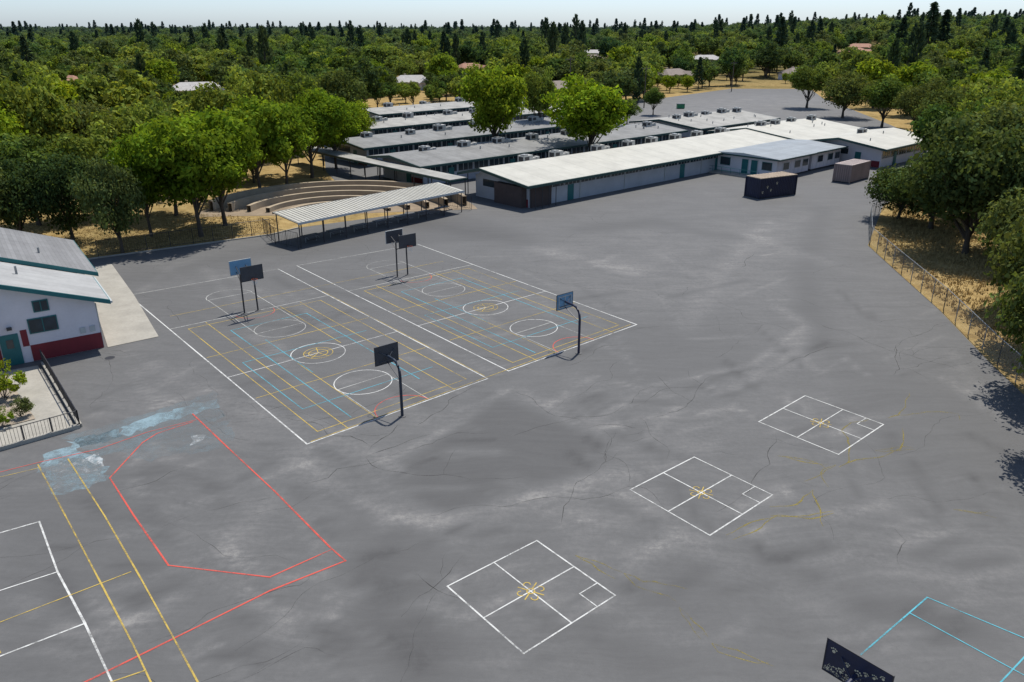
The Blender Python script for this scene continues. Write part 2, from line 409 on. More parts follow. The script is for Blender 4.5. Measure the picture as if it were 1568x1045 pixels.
for q in ([(685,898),(822,828),(942,912),(802,1001)],[(965,750),(1063,700),(1183,758),(1087,820)],[(1162,646),(1233,606),(1353,650),(1284,696)]):
    W=[np.array(G(*p)) for p in q]
    def Q(a,b,W=W): return tuple(W[0]*(1-a)*(1-b)+W[1]*a*(1-b)+W[3]*(1-a)*b+W[2]*a*b)
    white.pl([Q(0,0),Q(1,0),Q(1,1),Q(0,1)],0.065,True)
    white.pl([Q(.5,0),Q(.5,1)],0.06); white.pl([Q(0,.5),Q(1,.5)],0.06)
    white.pl([Q(1,.79),Q(.79,.79),Q(.79,1)],0.05)
    for i in range(8):
        t=i*math.pi/4+0.35; c=np.array(Q(.5,.5))
        f=lambda a,r,c=c,t=t: (c[0]+0.42*math.cos(t)+r*math.cos(a)*1.0, c[1]+0.42*math.sin(t)+r*math.sin(a))
        if i%2==0: yellow.ring(f,t-2.0,t+2.0,0.045,0.14,10)
        else: yellow.pl([(c[0]+.12*math.cos(t),c[1]+.12*math.sin(t)),(c[0]+.55*math.cos(t),c[1]+.55*math.sin(t))],0.05)
    c=np.array(Q(.5,.5)); yellow.ring(lambda a,r:(c[0]+r*math.cos(a),c[1]+r*math.sin(a)),0,6.283,0.05,0.16,14)
red.px([(295,634),(345,682),(420,752),(505,838),(529,859),(413,905),(270,976),(128,1046),(-60,1135)],0.08)
red.px([(295,646),(240,664),(218,678),(168,732),(205,790),(258,866),(413,884),(507,842)],0.075)
red.px([(-60,738),(60,708),(150,688),(225,662),(300,643)],0.05)
white.px([(-90,842),(60,799),(88,876),(130,955),(172,1046),(230,1180)],0.08)
white.px([(-60,924),(88,876)],0.07); white.px([(-90,1040),(130,955)],0.07)
yellow.px([(58,712),(100,790),(150,885),(205,990),(245,1075),(280,1150)],0.065)
yellow.px([(104,703),(160,790),(215,885),(270,985),(310,1058),(350,1130)],0.065)
yellow.px([(-90,985),(0,953),(200,876)],0.05); yellow.px([(-60,745),(62,716)],0.05)
yellow.px([(222,1027),(-20,1110)],0.06); yellow.px([(0,1000),(-50,900)],0.06)
cyan2.px([(1318,1003),(1420,915),(1570,978),(1760,1060)],0.055)
cyan2.px([(1393,939),(1538,1018),(1700,1105)],0.05)
cyan2.px([(1528,1050),(1572,1003),(1620,960)],0.06)
for l in (white,faded,yellow,red,cyan,cyan2): l.done()
def patch(name,polys,mat,jit=0.12):
    V=[];F=[]; rp=random.Random(5)
    for k,pg in enumerate(polys):
        W=[Vector(G(*p)) for p in pg]; o=len(V); z=0.0065+0.0002*k; R=[]
        for a,b in zip(W,W[1:]+W[:1]):
            m=max(1,int((b-a).length/.35))
            for i in range(m):
                q=a.lerp(b,i/m); R.append((q.x+rp.gauss(0,jit),q.y+rp.gauss(0,jit),z))
        V+=R; F.append(tuple(range(o,o+len(R))))
    return mesh_obj(name,V,F,mat)
patch('blue_paint_patch',[[(60,722),(64,696),(104,684),(150,700),(172,732),(130,748),(82,760)],[(95,678),(180,655),(188,668),(120,686)],[(180,655),(240,634),(330,612),(338,622),(250,648),(190,668)]],paint('paint_pale_blue',(0.26,0.36,0.40),0.49,1.6,.85))
patch('thin_paint_patch',[[(170,690),(215,665),(350,645),(360,668),(330,690),(280,694),(225,706)],[(100,670),(330,600),(345,640),(150,700)]],paint('paint_thin_blue',(0.22,0.27,0.29),0.52,1.8,.55))
patch('white_paint_patch',[[(70,715),(120,696),(160,712),(150,738),(90,750)],[(130,700),(150,694),(160,706),(140,712)],[(285,672),(312,664),(318,672),(290,680)]],paint('paint_white_patch',(0.6,0.63,0.63),0.53,2.6))

# cracks
rc=random.Random(11)
cV=[];cF=[]
def crack(x,y,h,L,w,branch=True,V=cV,F=cF,z=0.0058):
    pts=[];n_=int(L/0.45); hh=h
    for i in range(n_+1):
        pts.append((x,y)); hh+=rc.gauss(0,0.33); hh+= (h-hh)*0.15
        x+=0.45*math.cos(hh); y+=0.45*math.sin(hh)
        if branch and rc.random()<0.035: crack(x,y,hh+rc.choice([-1,1])*rc.uniform(.6,1.4),L*rc.uniform(.2,.5),w*.8,False,V,F,z)
    o=len(V)
    for i,(a,b) in enumerate(pts):
        q=pts[min(i+1,len(pts)-1)]; p0=pts[max(i-1,0)]; dx,dy=q[0]-p0[0],q[1]-p0[1]; l=math.hypot(dx,dy) or 1
        ww=w*rc.uniform(.4,1.3)*min(1,(len(pts)-i)/4,(i+1)/3)/2
        V+= [(a-dy/l*ww,b+dx/l*ww,z+len(V)*1e-8),(a+dy/l*ww,b-dx/l*ww,z+len(V)*1e-8)]
    for i in range(len(pts)-1): F.append((o+2*i,o+2*i+1,o+2*i+3,o+2*i+2))
for i in range(95):
    x=rc.uniform(-35,30); y=rc.uniform(17,85)
    h=rc.choice([0.72,2.27,0.1,0.72])+rc.gauss(0,0.3)
    crack(x,y,h,rc.uniform(4,16),rc.uniform(0.015,0.035))
for pl in ([(440,640),(560,700),(680,790)],[(560,700),(640,650),(740,590)],[(640,880),(700,960)],[(790,600),(900,655),(1000,640),(1150,590)],[(980,640),(1100,690),(1130,700)],[(610,650),(530,690)],[(1370,810),(1480,880)],[(870,560),(960,520)]):
    for a,b in zip(pl[:-1],pl[1:]):
        a=G(*a);b=G(*b); crack(a[0],a[1],math.atan2(b[1]-a[1],b[0]-a[0]),math.dist(a,b),0.045)
mesh_obj('asphalt_cracks',cV,cF,paint('crack_tar',(0.062,0.061,0.058),0.48,1.0,.75))
wV=[];wF=[]
for pl in ([(955,878),(1040,930),(1090,985),(1180,1040)],[(1190,698),(1285,715),(1380,645)],[(1280,712),(1245,750),(1190,790),(1110,825)],[(880,850),(960,880)],[(1340,690),(1420,700)],[(1360,640),(1440,612)],[(1180,790),(1300,800)],[(1460,780),(1540,790)]):
    for a,b in zip(pl[:-1],pl[1:]):
        a=G(*a);b=G(*b)
        for _ in range(2): crack(a[0],a[1],math.atan2(b[1]-a[1],b[0]-a[0]),math.dist(a,b),0.075,True,wV,wF,0.0072+.0002*_)
mesh_obj('weedy_cracks',wV,wF,paint('crack_weeds',(0.26,0.21,0.06),0.47,3.5))

# ---------------- campus buildings ----------------
ANG=42.5; OX,OY=2.1,98.2
ca,sa=math.cos(math.radians(ANG)),math.sin(math.radians(ANG))
def UV(u,v): return (OX+u*ca-v*sa, OY+u*sa+v*ca)
def gable_roof(g,u0,u1,v0,v1,vr,ze,zr,mat,fas,th=0.32,zback=None):
    zb=ze if zback is None else zback
    g.prism('roof_slab',fas,[(v0,ze),(vr,zr),(v1,zb),(v1,zb-th),(vr,zr-th),(v0,ze-th)],u0,u1)
    i=0.12
    t0=(i)/(vr-v0); t1=i/(v1-vr)
    zA=ze+(zr-ze)*t0+.012; zB=zb+(zr-zb)*t1+.012
    g.raw('roof_surface',mat,[(u0+i,v0+i,zA),(u1-i,v0+i,zA),(u1-i,vr,zr+.012),(u0+i,vr,zr+.012),(u0+i,v1-i,zB),(u1-i,v1-i,zB)],[(0,1,2,3),(3,2,5,4)])
def hvac(g,u,v,z,s=1.0,duct=True):
    g.box('hvac_unit',M['hvac'],u,v,z-.3,u+1.9*s,v+1.4*s,z+1.1*s)
    g.box('hvac_grille',M['dkmetal'],u-.02,v+.2*s,z+.2,u-.003,v+1.2*s,z+.9*s)
    g.box('hvac_grille',M['dkmetal'],u+.2*s,v-.02,z+.35,u+1.1*s,v-.003,z+.9*s)
    g.box('hvac_cap',M['metal'],u+.15*s,v+.15*s,z+1.1*s+.002,u+1.0*s,v+1.0*s,z+1.25*s)
    if duct:
        g.box('duct',M['hvac'],u+1.9*s+.003,v+.3*s,z+.1,u+2.9*s,v+.9*s,z+.6*s)
        g.box('duct',M['hvac'],u+2.9*s+.003,v+.2*s,z-.3,u+3.5*s,v+1.0*s,z+.7*s)
def wing(name,u0,u1,v0,w,mat,wall,seed,ze=3.0,zr=3.75,nh=5,vs=0.62,front='strip',fasc='dkgreen'):
    r=random.Random(seed)
    x,y=UV(u0,v0); g=Grp(name,x,y,ANG); L=u1-u0
    g.box('walls',wall,0,0,0,L,w,ze-.12)
    vr=w*vs
    g.prism('gable',wall,[(0.02,ze-.2),(w-.02,ze-.2),(vr,zr-.12)],.02,L-.02)
    gable_roof(g,-1.4,L+1.2,-1.3,w+2.2,vr,ze,zr,mat,M[fasc])
    bay=3.0; nb=int(L/bay)
    for i in range(nb):
        a=.3+i*bay
        if front=='strip':
            g.box('glass',M['glass'],a,-.03,1.45,a+bay-.25,-.004,2.55)
            g.box('sill',M['frame'],a-.05,-.09,1.37,a+bay-.2,-.004,1.44)
            for k in range(3): g.box('mullion',M['frame'],a+k*.92,-.06,1.45,a+k*.92+.06,-.034,2.55)
            if i%4==1:
                g.box('door',M['teal'],a+1.2,-.10,0.02,a+2.2,-.064,2.1)
        else:
            g.box('clerestory_glass',M['glass'],a,-.03,2.05,a+bay-.2,-.004,2.6)
            for k in range(4): g.box('mullion',M['frame'],a+k*.7,-.06,2.05,a+k*.7+.06,-.034,2.6)
            if i in (2,10,13): 
                g.box('door',M['teal'],a+.6,-.06,.02,a+1.7,-.004,2.02)
            elif i%3==0: g.box('downpipe',M['frame'],a-.12,-.12,0,a-.02,-.004,ze-.35)
        if i%2==0: g.tube('post',M['dkmetal'],[(a,w+2.0,0),(a,w+2.0,ze-.3)],.06,6)
    g.box('end_door',M['teal'],-.05,w*.3,.02,-.004,w*.3+1,2.1)
    g.box('end_wainscot',M['maroon'],-.045,.15,.02,-.006,w*.27,1.0)
    g.box('end_louver',M['glass'],-.05,w*.5,1.6,-.004,w*.85,2.5)
    for i in range(nh):
        u=(i+.35+.3*r.random())*L/nh; v=vr+r.uniform(-2.2,.2); hvac(g,u,v,zr-.25,r.uniform(.75,1.0),r.random()<.6)
    for i in range(nh*3):
        u=r.uniform(1,L-1); v=r.uniform(1,w-1); zz=ze+(zr-ze)*(v+1.3)/(vr+1.3) if v<vr else zr-.3
        g.tube('roof_vent',M['metal'],[(u,v,zz-.3),(u,v,zz+.45)],.09,6)
    return g
g=wing('classroom_wing',0,62,0,10.2,M['roofwhite'],M['wallgrey'],1,nh=0,front='clere',zr=4.1,vs=.78)
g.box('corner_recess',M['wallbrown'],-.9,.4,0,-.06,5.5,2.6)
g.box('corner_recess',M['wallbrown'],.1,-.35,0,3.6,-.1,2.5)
for u in (0,1.2,2.4,3.6): g.tube('porch_post',M['dkmetal'],[(u+.05,-1.1,0),(u+.05,-1.1,2.8)],.05,6)
for u,v in ((8,8.4),(14,8.4),(23,8.5),(30,8.4),(36,8.6),(42,8.4),(48,8.4),(55,8.4)): hvac(g,u,v+1.0,3.5,.9,u%3!=0)
g.done()
g=wing('classroom_wing',-1,58,20.5,10,M['roofgrey'],M['wallgrey'],2,nh=8); g.done()
g=wing('classroom_wing',3,62,41,10,M['roofgrey'],M['wallgrey'],3,nh=8); g.done()
g=wing('classroom_wing',18,76,62,10,M['rooflight'],M['wallgrey'],4,nh=7); g.done()
g=wing('classroom_wing',34,84,83,10,M['rooflight'],M['wallgrey'],5,nh=5); g.done()
g=wing('school_office_building',62,84,-2,16,M['roofwhite'],M['wallgrey'],6,nh=4,zr=4.3); g.done()
g=wing('multipurpose_building',62,80,-16,11,M['roofwhite'],M['wallwhite'],8,nh=1,zr=4.2,ze=3.1); g.done()
g=wing('library_building',64,90,20,14,M['rooflight'],M['wallgrey'],9,nh=5,zr=4.0); g.done()
x,y=UV(-4.9,9.5); g=Grp('covered_walkway',x,y,ANG)
g.box('roof',M['rooflight'],0,0,2.72,2.8,42,2.80); g.box('fascia',M['dkgreen'],-.08,-.08,2.5,2.88,42.08,2.70)
for v in range(0,42,4):
    for u in (.2,2.6): g.tube('post',M['dkmetal'],[(u,v+.1,0),(u,v+.1,2.5)],.07,6)
g.done()
def portable(u0,v0,L,W,seed):
    x,y=UV(u0,v0); g=Grp('portable_classroom',x,y,ANG)
    g.box('walls',M['wallwhite'],0,0,.25,L,W,3.0); g.box('skirt',M['dkmetal'],.05,.05,0,L-.05,W-.05,.25)
    g.prism('roof_slab',M['frame'],[(-.9,3.0),(W*.5,3.35),(W+.9,3.0),(W+.9,2.82),(-.9,2.82)],-.9,L+.5)
    g.raw('roof_surface',M['roofblue'],[(-.85,-.85,3.015),(L+.45,-.85,3.015),(L+.45,W*.5,3.365),(-.85,W*.5,3.365),(-.85,W+.85,3.015),(L+.45,W+.85,3.015)],[(0,1,2,3),(3,2,5,4)])
    g.box('fascia',M['dkgreen'],-.96,-.96,2.78,-.905,W+.96,2.98); g.box('fascia',M['dkgreen'],-.9,-.96,2.78,L+.5,-.905,2.98)
    def win(v,w=1.5):
        g.box('window_frame',M['teal'],-.05,v-.08,1.1,-.004,v+w+.08,2.3); g.box('window_glass',M['glass'],-.075,v,1.18,-.052,v+w,2.22)
    def door(v):
        g.box('door',M['teal'],-.08,v,.28,-.004,v+1.05,2.35); g.box('door_frame',M['frame'],-.06,v-.1,.28,-.004,v-.003,2.45)
    win(W*.08); door(W*.30); door(W*.45); win(W*.75,1.6)
    for u in (L*.2,L*.55,L*.8): 
        g.box('side_window_frame',M['frame'],u-.08,-.05,1.1,u+1.6,-.004,2.2); g.box('side_window_glass',M['glass'],u,-.075,1.18,u+1.52,-.052,2.12)
    for k in range(int(L/1.2)): g.box('batten',M['wallgrey'],k*1.2+.3,-.025,.3,k*1.2+.34,-.003,2.8)
    g.box('ac_unit',M['hvac'],L+.003,W*.3,.8,L+.5,W*.3+1.2,2.6)
    g.box('ramp',M['concrete'],-2.2,W*.15,0,-.1,W*.95,.22)
    for z in (.6,1.1): g.tube('ramp_rail',M['teal'],[(-2.1,W*.15,z),(-2.1,W*1.05,z)],.03,6)
    for k in range(7): g.tube('ramp_post',M['teal'],[(-2.1,W*.15+W*.15*k,0),(-2.1,W*.15+W*.15*k,1.1)],.03,6)
    return g
g=portable(40.5,-10.2,9.4,10.6,1); g.done()
g=portable(51.2,-10.0,9.2,10.6,2); g.done()

def container(name,x,y,ang,L,W,Hh,side,top,extra=None):
    g=Grp(name,x,y,ang)
    g.box('floor_frame',M['dkmetal'],.03,.03,0,L-.03,W-.03,.15)
    def corr(n,fn,nn):
        V=[];F=[]
        for i in range(nn*4+1):
            ph=i%4; off=0 if ph in (0,1) else .05
            t=i/(nn*4)
            a=fn(t,off); V+=[(a[0],a[1],.15),(a[0],a[1],Hh-.1)]
        F=[(2*i,2*i+2,2*i+3,2*i+1) for i in range(nn*4)]
        g.raw('corrugated_sides',side,V,F)
    corr('a',lambda t,o:(t*L,o,),22); corr('b',lambda t,o:(t*L,W-o),22); corr('c',lambda t,o:(o,t*W),8); corr('d',lambda t,o:(L-o,t*W),8)
    g.box('roof',top,-.01,-.01,Hh-.1,L+.01,W+.01,Hh)
    for i in range(12): g.box('roof_rib',top,.3+i*L/12,.15,Hh+.002,.3+i*L/12+.12,W-.15,Hh+.03)
    for a,b in ((0,0),(L,0),(0,W),(L,W)): g.box('corner_post',side,a-.06,b-.06,0,a+.06,b+.06,Hh-.11)
    if extra: extra(g)
    g.done()
def pawdeco(g):
    r=random.Random(4)
    for i in range(4):
        cx=.6+i*.75+r.uniform(-.15,.15); cz=1.0+.6*(i%2)+r.uniform(-.3,.3)
        for dx,dz,rr in ((0,0,.10),(-.13,.15,.04),(-.05,.20,.04),(.06,.20,.04),(.14,.15,.04)):
            g.tube('paw_print',M['cream'],[(cx+dx,-.012,cz+dz),(cx+dx,-.03,cz+dz)],rr,8)
x,y=G(1162,305)
container('navy_storage_container',x,y,29,6.6,2.6,2.7,M['navyc'],M['tantop'],pawdeco)
container('pink_storage_container',48.4,114.6,44,6.2,2.5,2.6,M['pink'],M['pinktop'])

# lunch shelter
g=Grp('lunch_shelter',-21.5,78.7,47.3)
L=23.2;W=4.6
g.prism('roof_deck',M['roofmetal'],[(0,2.62),(W,3.05),(W,2.97),(0,2.54)],0,L)
for i in range(int(L/.45)): 
    a=.1+i*.45; g.prism('roof_rib',M['roofmetal'],[(.02,2.625),(W-.02,3.055),(W-.02,3.10),(.02,2.67)],a,a+.05)
g.box('fascia_front',M['frame'],-.02,-.06,2.42,L+.02,-.004,2.66); g.box('fascia_back',M['dkmetal'],0,W+.004,2.85,L,W+.06,3.07)
for i in range(9):
    a=.25+i*(L-.5)/8
    g.tube('post',M['dkmetal'],[(a,.25,0),(a,.25,2.56)],.06,6); g.tube('post',M['dkmetal'],[(a,W-.25,0),(a,W-.25,2.95)],.06,6)
    g.tube('beam',M['dkmetal'],[(a,.1,2.46),(a,W-.1,2.88)],.07,6)
for i in range(7):
    a=1.4+i*3.1
    g.box('table_top',M['dkmetal'],a,1.2,.70,a+1.9,1.95,.75); g.box('bench',M['dkmetal'],a,.65,.42,a+1.9,.92,.46); g.box('bench',M['dkmetal'],a,2.2,.42,a+1.9,2.48,.46)
    for q in (a+.3,a+1.6): g.tube('table_leg',M['metal'],[(q,.8,.4),(q,1.55,.70),(q,2.35,.4)],.03,5); g.tube('table_leg',M['metal'],[(q,1.55,0),(q,1.55,.7)],.04,5)
g.done()
def railing(name,pts,h,step,mat,pick=0.0,r=.025,base=None):
    g=Grp(name,pts[0][0],pts[0][1],0); o=Vector((pts[0][0],pts[0][1],0))
    for a,b in zip(pts[:-1],pts[1:]):
        a=Vector((*a,0))-o;b=Vector((*b,0))-o; L=(b-a).length
        for z in (h,h*.12): g.tube('rail',mat,[a+Vector((0,0,z)),b+Vector((0,0,z))],r,6)
        n_=max(1,round(L/step))
        for i in range(n_+1):
            q=a.lerp(b,i/n_); g.tube('post',mat,[q,q+Vector((0,0,h+.03))],r*1.3,6)
        if pick:
            m=int(L/pick)
            for i in range(1,m):
                q=a.lerp(b,i/m); g.tube('picket',mat,[q+Vector((0,0,h*.12)),q+Vector((0,0,h))],r*.4,4)
        if base:
            d=(b-a).normalized(); nn=Vector((-d.y,d.x,0))*.12
            V=[a-nn,b-nn,b+nn,a+nn]; V=[(v.x,v.y,0) for v in V]+[(v.x,v.y,base) for v in V]
            g.raw('curb',M['concrete'],V,[(3,2,1,0),(4,5,6,7),(0,1,5,4),(1,2,6,5),(2,3,7,6),(3,0,4,7)])
    g.done()
railing('metal_fence',[(-40.5,75.6),(-33,80.5),(-26.3,85)],1.6,2.2,M['dkmetal'],.22,.025)
railing('metal_fence',[(-27,85),(-24.5,80.5),(-21.6,78.4)],1.7,1.8,M['dkmetal'],.25,.025)
railing('metal_fence',[(-5,97),(-8.5,99),(-10,104)],1.7,2,M['dkmetal'],.25,.025)
railing('handrail_fence',[(-31.3,48.9),(-24.3,39.9),(-27.4,37.2),(-37,29.5)],1.05,1.5,M['dkmetal'],.16,.03,.22)

g=Grp('amphitheatre',-21,94.5,0)
V=[(0,0,.02)]+[(17*math.cos(math.radians(a)),17*math.sin(math.radians(a)),.02) for a in range(10,186,5)]
g.raw('dirt_floor',M['tandirt'],V,[(0,i,i+1) for i in range(1,len(V)-1)])
for k,R in enumerate((6,8.4,10.8,13.2,15.6)):
    V=[];F=[]; z=.35+.22*k
    n_=36
    for i in range(n_+1):
        t=math.radians(18+i*155/n_)
        for rr,zz in ((R,.03),(R,z),(R+.5,z),(R+.5,.03)): V.append((rr*math.cos(t),rr*math.sin(t),zz))
    for i in range(n_):
        for j in range(3): F.append((4*i+j,4*i+4+j,4*i+5+j,4*i+1+j))
    g.raw('bench_ring',M['tanstep'],V,F)
g.done()

# ---------------- left building ----------------
g=Grp('multi_use_school_building',-28.7,51.9,35)
Lr=17.5
def rz(u): return 3.75+(-u)*.36
prof=[(0,0),(0,rz(0)-.1),(-10,rz(-10)-.1),(-20,rz(0)-.1),(-20,0)]
V=[(p[0],0,p[1]) for p in prof]+[(p[0],Lr,p[1]) for p in prof]
g.raw('walls',M['wallwhite'],V,[(0,1,2,3,4),(9,8,7,6,5),(0,5,6,1),(4,3,8,9)])
g.box('maroon_base',M['maroon'],-4.3,-.03,0.02,.03,-.004,1.15); g.box('maroon_base_side',M['maroon'],.004,0,0.02,.03,Lr,1.15)
g.box('maroon_entry',M['maroon'],-6.6,-.03,0.02,-6.0,-.004,2.4); g.box('maroon_entry',M['maroon'],-4.7,-.032,1.15,-4.32,-.004,2.3)
def slope(part,mat,u0,u1,v0,v1,dz,th):
    z0,z1=rz(u0)+dz,rz(u1)+dz
    g.prism(part,mat,[(u0,z0),(u1,z1),(u1,z1-th),(u0,z0-th)],v0,v1,'y')
slope('roof_front_slab',M['teal'],.9,-10,-.7,6.2,.12,.3); slope('roof_front',M['roofleft'],.85,-10,-.62,6.15,.135,.012)
slope('roof_back_slab',M['teal'],1.3,-10,6.25,Lr+.6,.45,.3); slope('roof_back',M['shingle'],1.25,-10,6.3,Lr+.55,.465,.012)
g.prism('roof_left_slab',M['shingle'],[(-10,rz(-10)+.12),(-21,rz(0)-.2),(-21,rz(0)-.5),(-10,rz(-10)-.2)],-.7,Lr+.6,'y')
g.box('gutter',M['frame'],.9,-.7,rz(0)-.42,1.02,6.2,rz(0)-.28)
for (u,z,w,h) in ((-3.2,3.75,.8,.65),(-3.3,2.45,1.6,.9)):
    g.box('window_frame',M['teal'],u-w/2-.07,-.06,z-h/2-.07,u+w/2+.07,-.004,z+h/2+.07)
    g.box('window_glass',M['glass'],u-w/2,-.085,z-h/2,u+w/2,-.063,z+h/2); g.box('window_mullion',M['teal'],u-.03,-.10,z-h/2,u+.03,-.087,z+h/2)
for u in (-1.05,-.45): g.box('notice_panel',M['frame'],u-.16,-.09,1.35,u+.16,-.034,1.75)
g.box('door',M['teal'],-5.95,-.06,.02,-4.85,-.004,2.15); g.box('door_window',M['glass'],-5.6,-.08,1.2,-5.2,-.063,1.8)
g.box('light_fixture',M['dkmetal'],-5.4,-.3,2.5,-5.1,-.004,2.65)
g.box('canopy',M['teal'],-20,-3.0,3.0,-6.9,-.75,3.3); g.box('side_wing',M['wallwhite'],-20,-2.5,0,-7.3,-.004,2.98)
g.tube('downpipe',M['frame'],[(.06,.3,0),(.06,.3,3.2)],.05,6)
g.tube('roof_vent',M['metal'],[(-4,3,rz(-4)),(-4,3,rz(-4)+.7)],.08,6); g.tube('roof_vent',M['metal'],[(-2,10,rz(-2)),(-2,10,rz(-2)+.9)],.08,6)
g.done()
mesh_obj('concrete_walk',[(-28.4,51.9,.03),(-25.7,54.0,.03),(-31.6,63.4,.03),(-38,73,.03),(-40,71.5,.03)],[(0,1,2,3,4)],M['concrete'])
mesh_obj('concrete_ramp',[(-31.5,48.6,.06),(-24.6,39.9,.06),(-27.3,37.6,.06),(-36.5,30,.06),(-42,36,.06),(-36,46,.06)],[(0,5,4,3,2,1)],M['concrete'])
mesh_obj('planter_bed',[(-32.6,46.9,.10),(-27.3,40.8,.10),(-31,37.8,.10),(-37,34,.10),(-38,44,.10)],[(0,4,3,2,1)],simple('planter_gravel',(0.30,0.25,0.19),0.95,0.35,2))
g=Grp('manhole_cover',*G(168,548)); 
g.tube('rim',M['asphalt'],[(0,0,.0),(0,0,.012)],.42,20); g.tube('lid',M['dkmetal'],[(0,0,.0),(0,0,.016)],.32,20); g.done()

# ---------------- basketball hoops ----------------
def board(g,x,w,h,zb,mat,front,dirn=1,frame=None):
    g.box('backboard',mat,min(x,x+.04*dirn),-w/2,zb,max(x,x+.04*dirn),w/2,zb+h)
    fr=frame or M['dkmetal']
    for (a,b,c,d) in ((-w/2-.03,zb-.03,w/2+.03,zb),(-w/2-.03,zb+h,w/2+.03,zb+h+.03),(-w/2-.03,zb,-w/2,zb+h),(w/2,zb,w/2+.03,zb+h)):
        x0,x1=sorted((x-.012*dirn,x+.052*dirn)); g.box('backboard_frame',fr,x0,a,b,x1,c,d)
    xf=x+.045*dirn
    for (a,b,c,d) in ((-.3,zb+.2,.3,zb+.25),(-.3,zb+.6,.3,zb+.65),(-.3,zb+.25,-.25,zb+.6),(.25,zb+.25,.3,zb+.6)):
        g.box('target_square',front,min(xf,xf+.006*dirn),a,b,max(xf,xf+.006*dirn),c,d)
    cx=x+dirn*(.04+.16+.225); R=.225
    ring=[(cx+R*math.cos(t*math.pi/8),R*math.sin(t*math.pi/8),3.05) for t in range(17)]
    g.tube('rim',M['orange'],ring,.012,6); g.box('rim_bracket',M['orange'],min(x+.04*dirn,cx-dirn*R),-.06,3.0,max(x+.04*dirn,cx-dirn*R),.06,3.05)
    for t in range(12):
        a=t*math.pi/6; b_=a+.26
        g.tube('net',M['net'],[(cx+R*math.cos(a),R*math.sin(a),3.04),(cx+.75*R*math.cos(b_),.75*R*math.sin(b_),2.82),(cx+.6*R*math.cos(a),.6*R*math.sin(a),2.62)],.006,3)
def hoop1(x,y,ang,bmat,pmat,w=1.55,h=1.05,reach=1.35,front=None,back=None,frame=None):
    g=Grp('basketball_hoop',x,y,ang)
    path=[(0,0,0),(0,0,2.5)]+[(reach*.45*(1-math.cos(t)),0,2.5+.85*math.sin(t)) for t in (.4,.8,1.2,1.57)]+[(reach-.02,0,3.38)]
    g.tube('pole',pmat,path,[.085]*2+[.08]*4+[.07],10)
    g.tube('brace',pmat,[(.05,0,2.3),(reach-.02,0,3.0)],.03,6)
    g.tube('brace',pmat,[(reach-.25,0,3.35),(reach-.01,-.5,3.7)],.02,5); g.tube('brace',pmat,[(reach-.25,0,3.35),(reach-.01,.5,3.7)],.02,5)
    g.tube('brace',pmat,[(reach-.25,0,3.2),(reach-.01,-.5,3.05)],.02,5); g.tube('brace',pmat,[(reach-.25,0,3.2),(reach-.01,.5,3.05)],.02,5)
    g.tube('footing',M['asphalt'],[(0,0,0),(0,0,.03)],.24,14)
    board(g,reach,w,h,2.9,bmat,front or M['frame'],1,frame)
    if back: back(g,reach)
    g.done()
E1=129.6
x,y=G(616,637); hoop1(x,y,E1,M['boardgrey'],M['pole'],1.5,1.1)
def bluebacks(g,x):
    for (a,b,c,d) in ((-.6,2.98,.6,3.05),(-.6,3.75,.6,3.82),(-.6,3.05,-.53,3.75),(.53,3.05,.6,3.75),(-.035,3.05,.035,3.75)):
        g.box('back_stiffener',M['frame'],x-.03,a,b,x-.014,c,d)
x,y=G(886,541); hoop1(x,y,E1,M['boardblue'],M['navy'],1.45,1.05,1.5,M['frame'],bluebacks)
def hoop2(x,y,ang,m1,m2):
    g=Grp('double_basketball_hoop',x,y,ang)
    for s in (-.55,.55):
        g.tube('pole',M['dkmetal'],[(0,s,0),(0,s*.95,3.2)],.065,8)
        for d in (-1,1):
            g.tube('arm',M['dkmetal'],[(0,s*.95,3.15),(d*1.05,s*.7,3.55)],.035,6); g.tube('arm',M['dkmetal'],[(0,s*.95,2.5),(d*1.05,s*.7,3.1)],.03,6)
        g.tube('footing',M['asphalt'],[(0,s,0),(0,s,.03)],.22,12)
    g.tube('cross_brace',M['dkmetal'],[(0,-.53,2.6),(0,.53,2.6)],.03,6); g.tube('cross_brace',M['dkmetal'],[(0,-.52,3.15),(0,.52,3.15)],.03,6)
    board(g,1.08,1.7,1.1,2.9,m1,M['frame'],1,M['frame']); board(g,-1.08,1.7,1.1,2.9,m2,M['boardgrey'],-1)
    g.done()
hoop2(-20.6,59.4,E1,M['boardblue'],M['boardgrey']); hoop2(-9.9,69.2,E1,M['boardgrey'],M['boardgrey'])
def pawback(g,x):
    r=random.Random(2)
    for i in range(7):
        cy=-.8+i*.26+r.uniform(-.06,.06); cz=3.15+r.uniform(0,.65); q=r.uniform(-.6,.6); k=r.uniform(.8,1.3)
        for dx,dz,rr in ((0,0,.05),(-.07,.07,.022),(-.025,.10,.022),(.03,.10,.022),(.075,.07,.022)):
            dy=(dx*math.cos(q)-dz*math.sin(q))*k; dzz=(dx*math.sin(q)+dz*math.cos(q))*k
            g.tube('paw_print',M['cream'],[(x-.003,cy+dy,cz+dzz),(x-.010,cy+dy,cz+dzz)],rr*k,8)
    for k in range(160):
        a,b=r.uniform(-.3,.95),2.92+abs(r.gauss(0,.16)); s=r.uniform(.01,.04)
        g.box('worn_paint',M['cream'],x-.004-.00002*k,a,b,x-.002,a+s,b+s*r.uniform(.4,1.5))
e2=math.radians(40.5); cx,cy=10.05,18.05; reach=1.3
hoop1(cx-reach*math.cos(e2),cy-reach*math.sin(e2),40.5,M['navy'],M['navy'],1.95,1.15,reach,M['frame'],pawback)

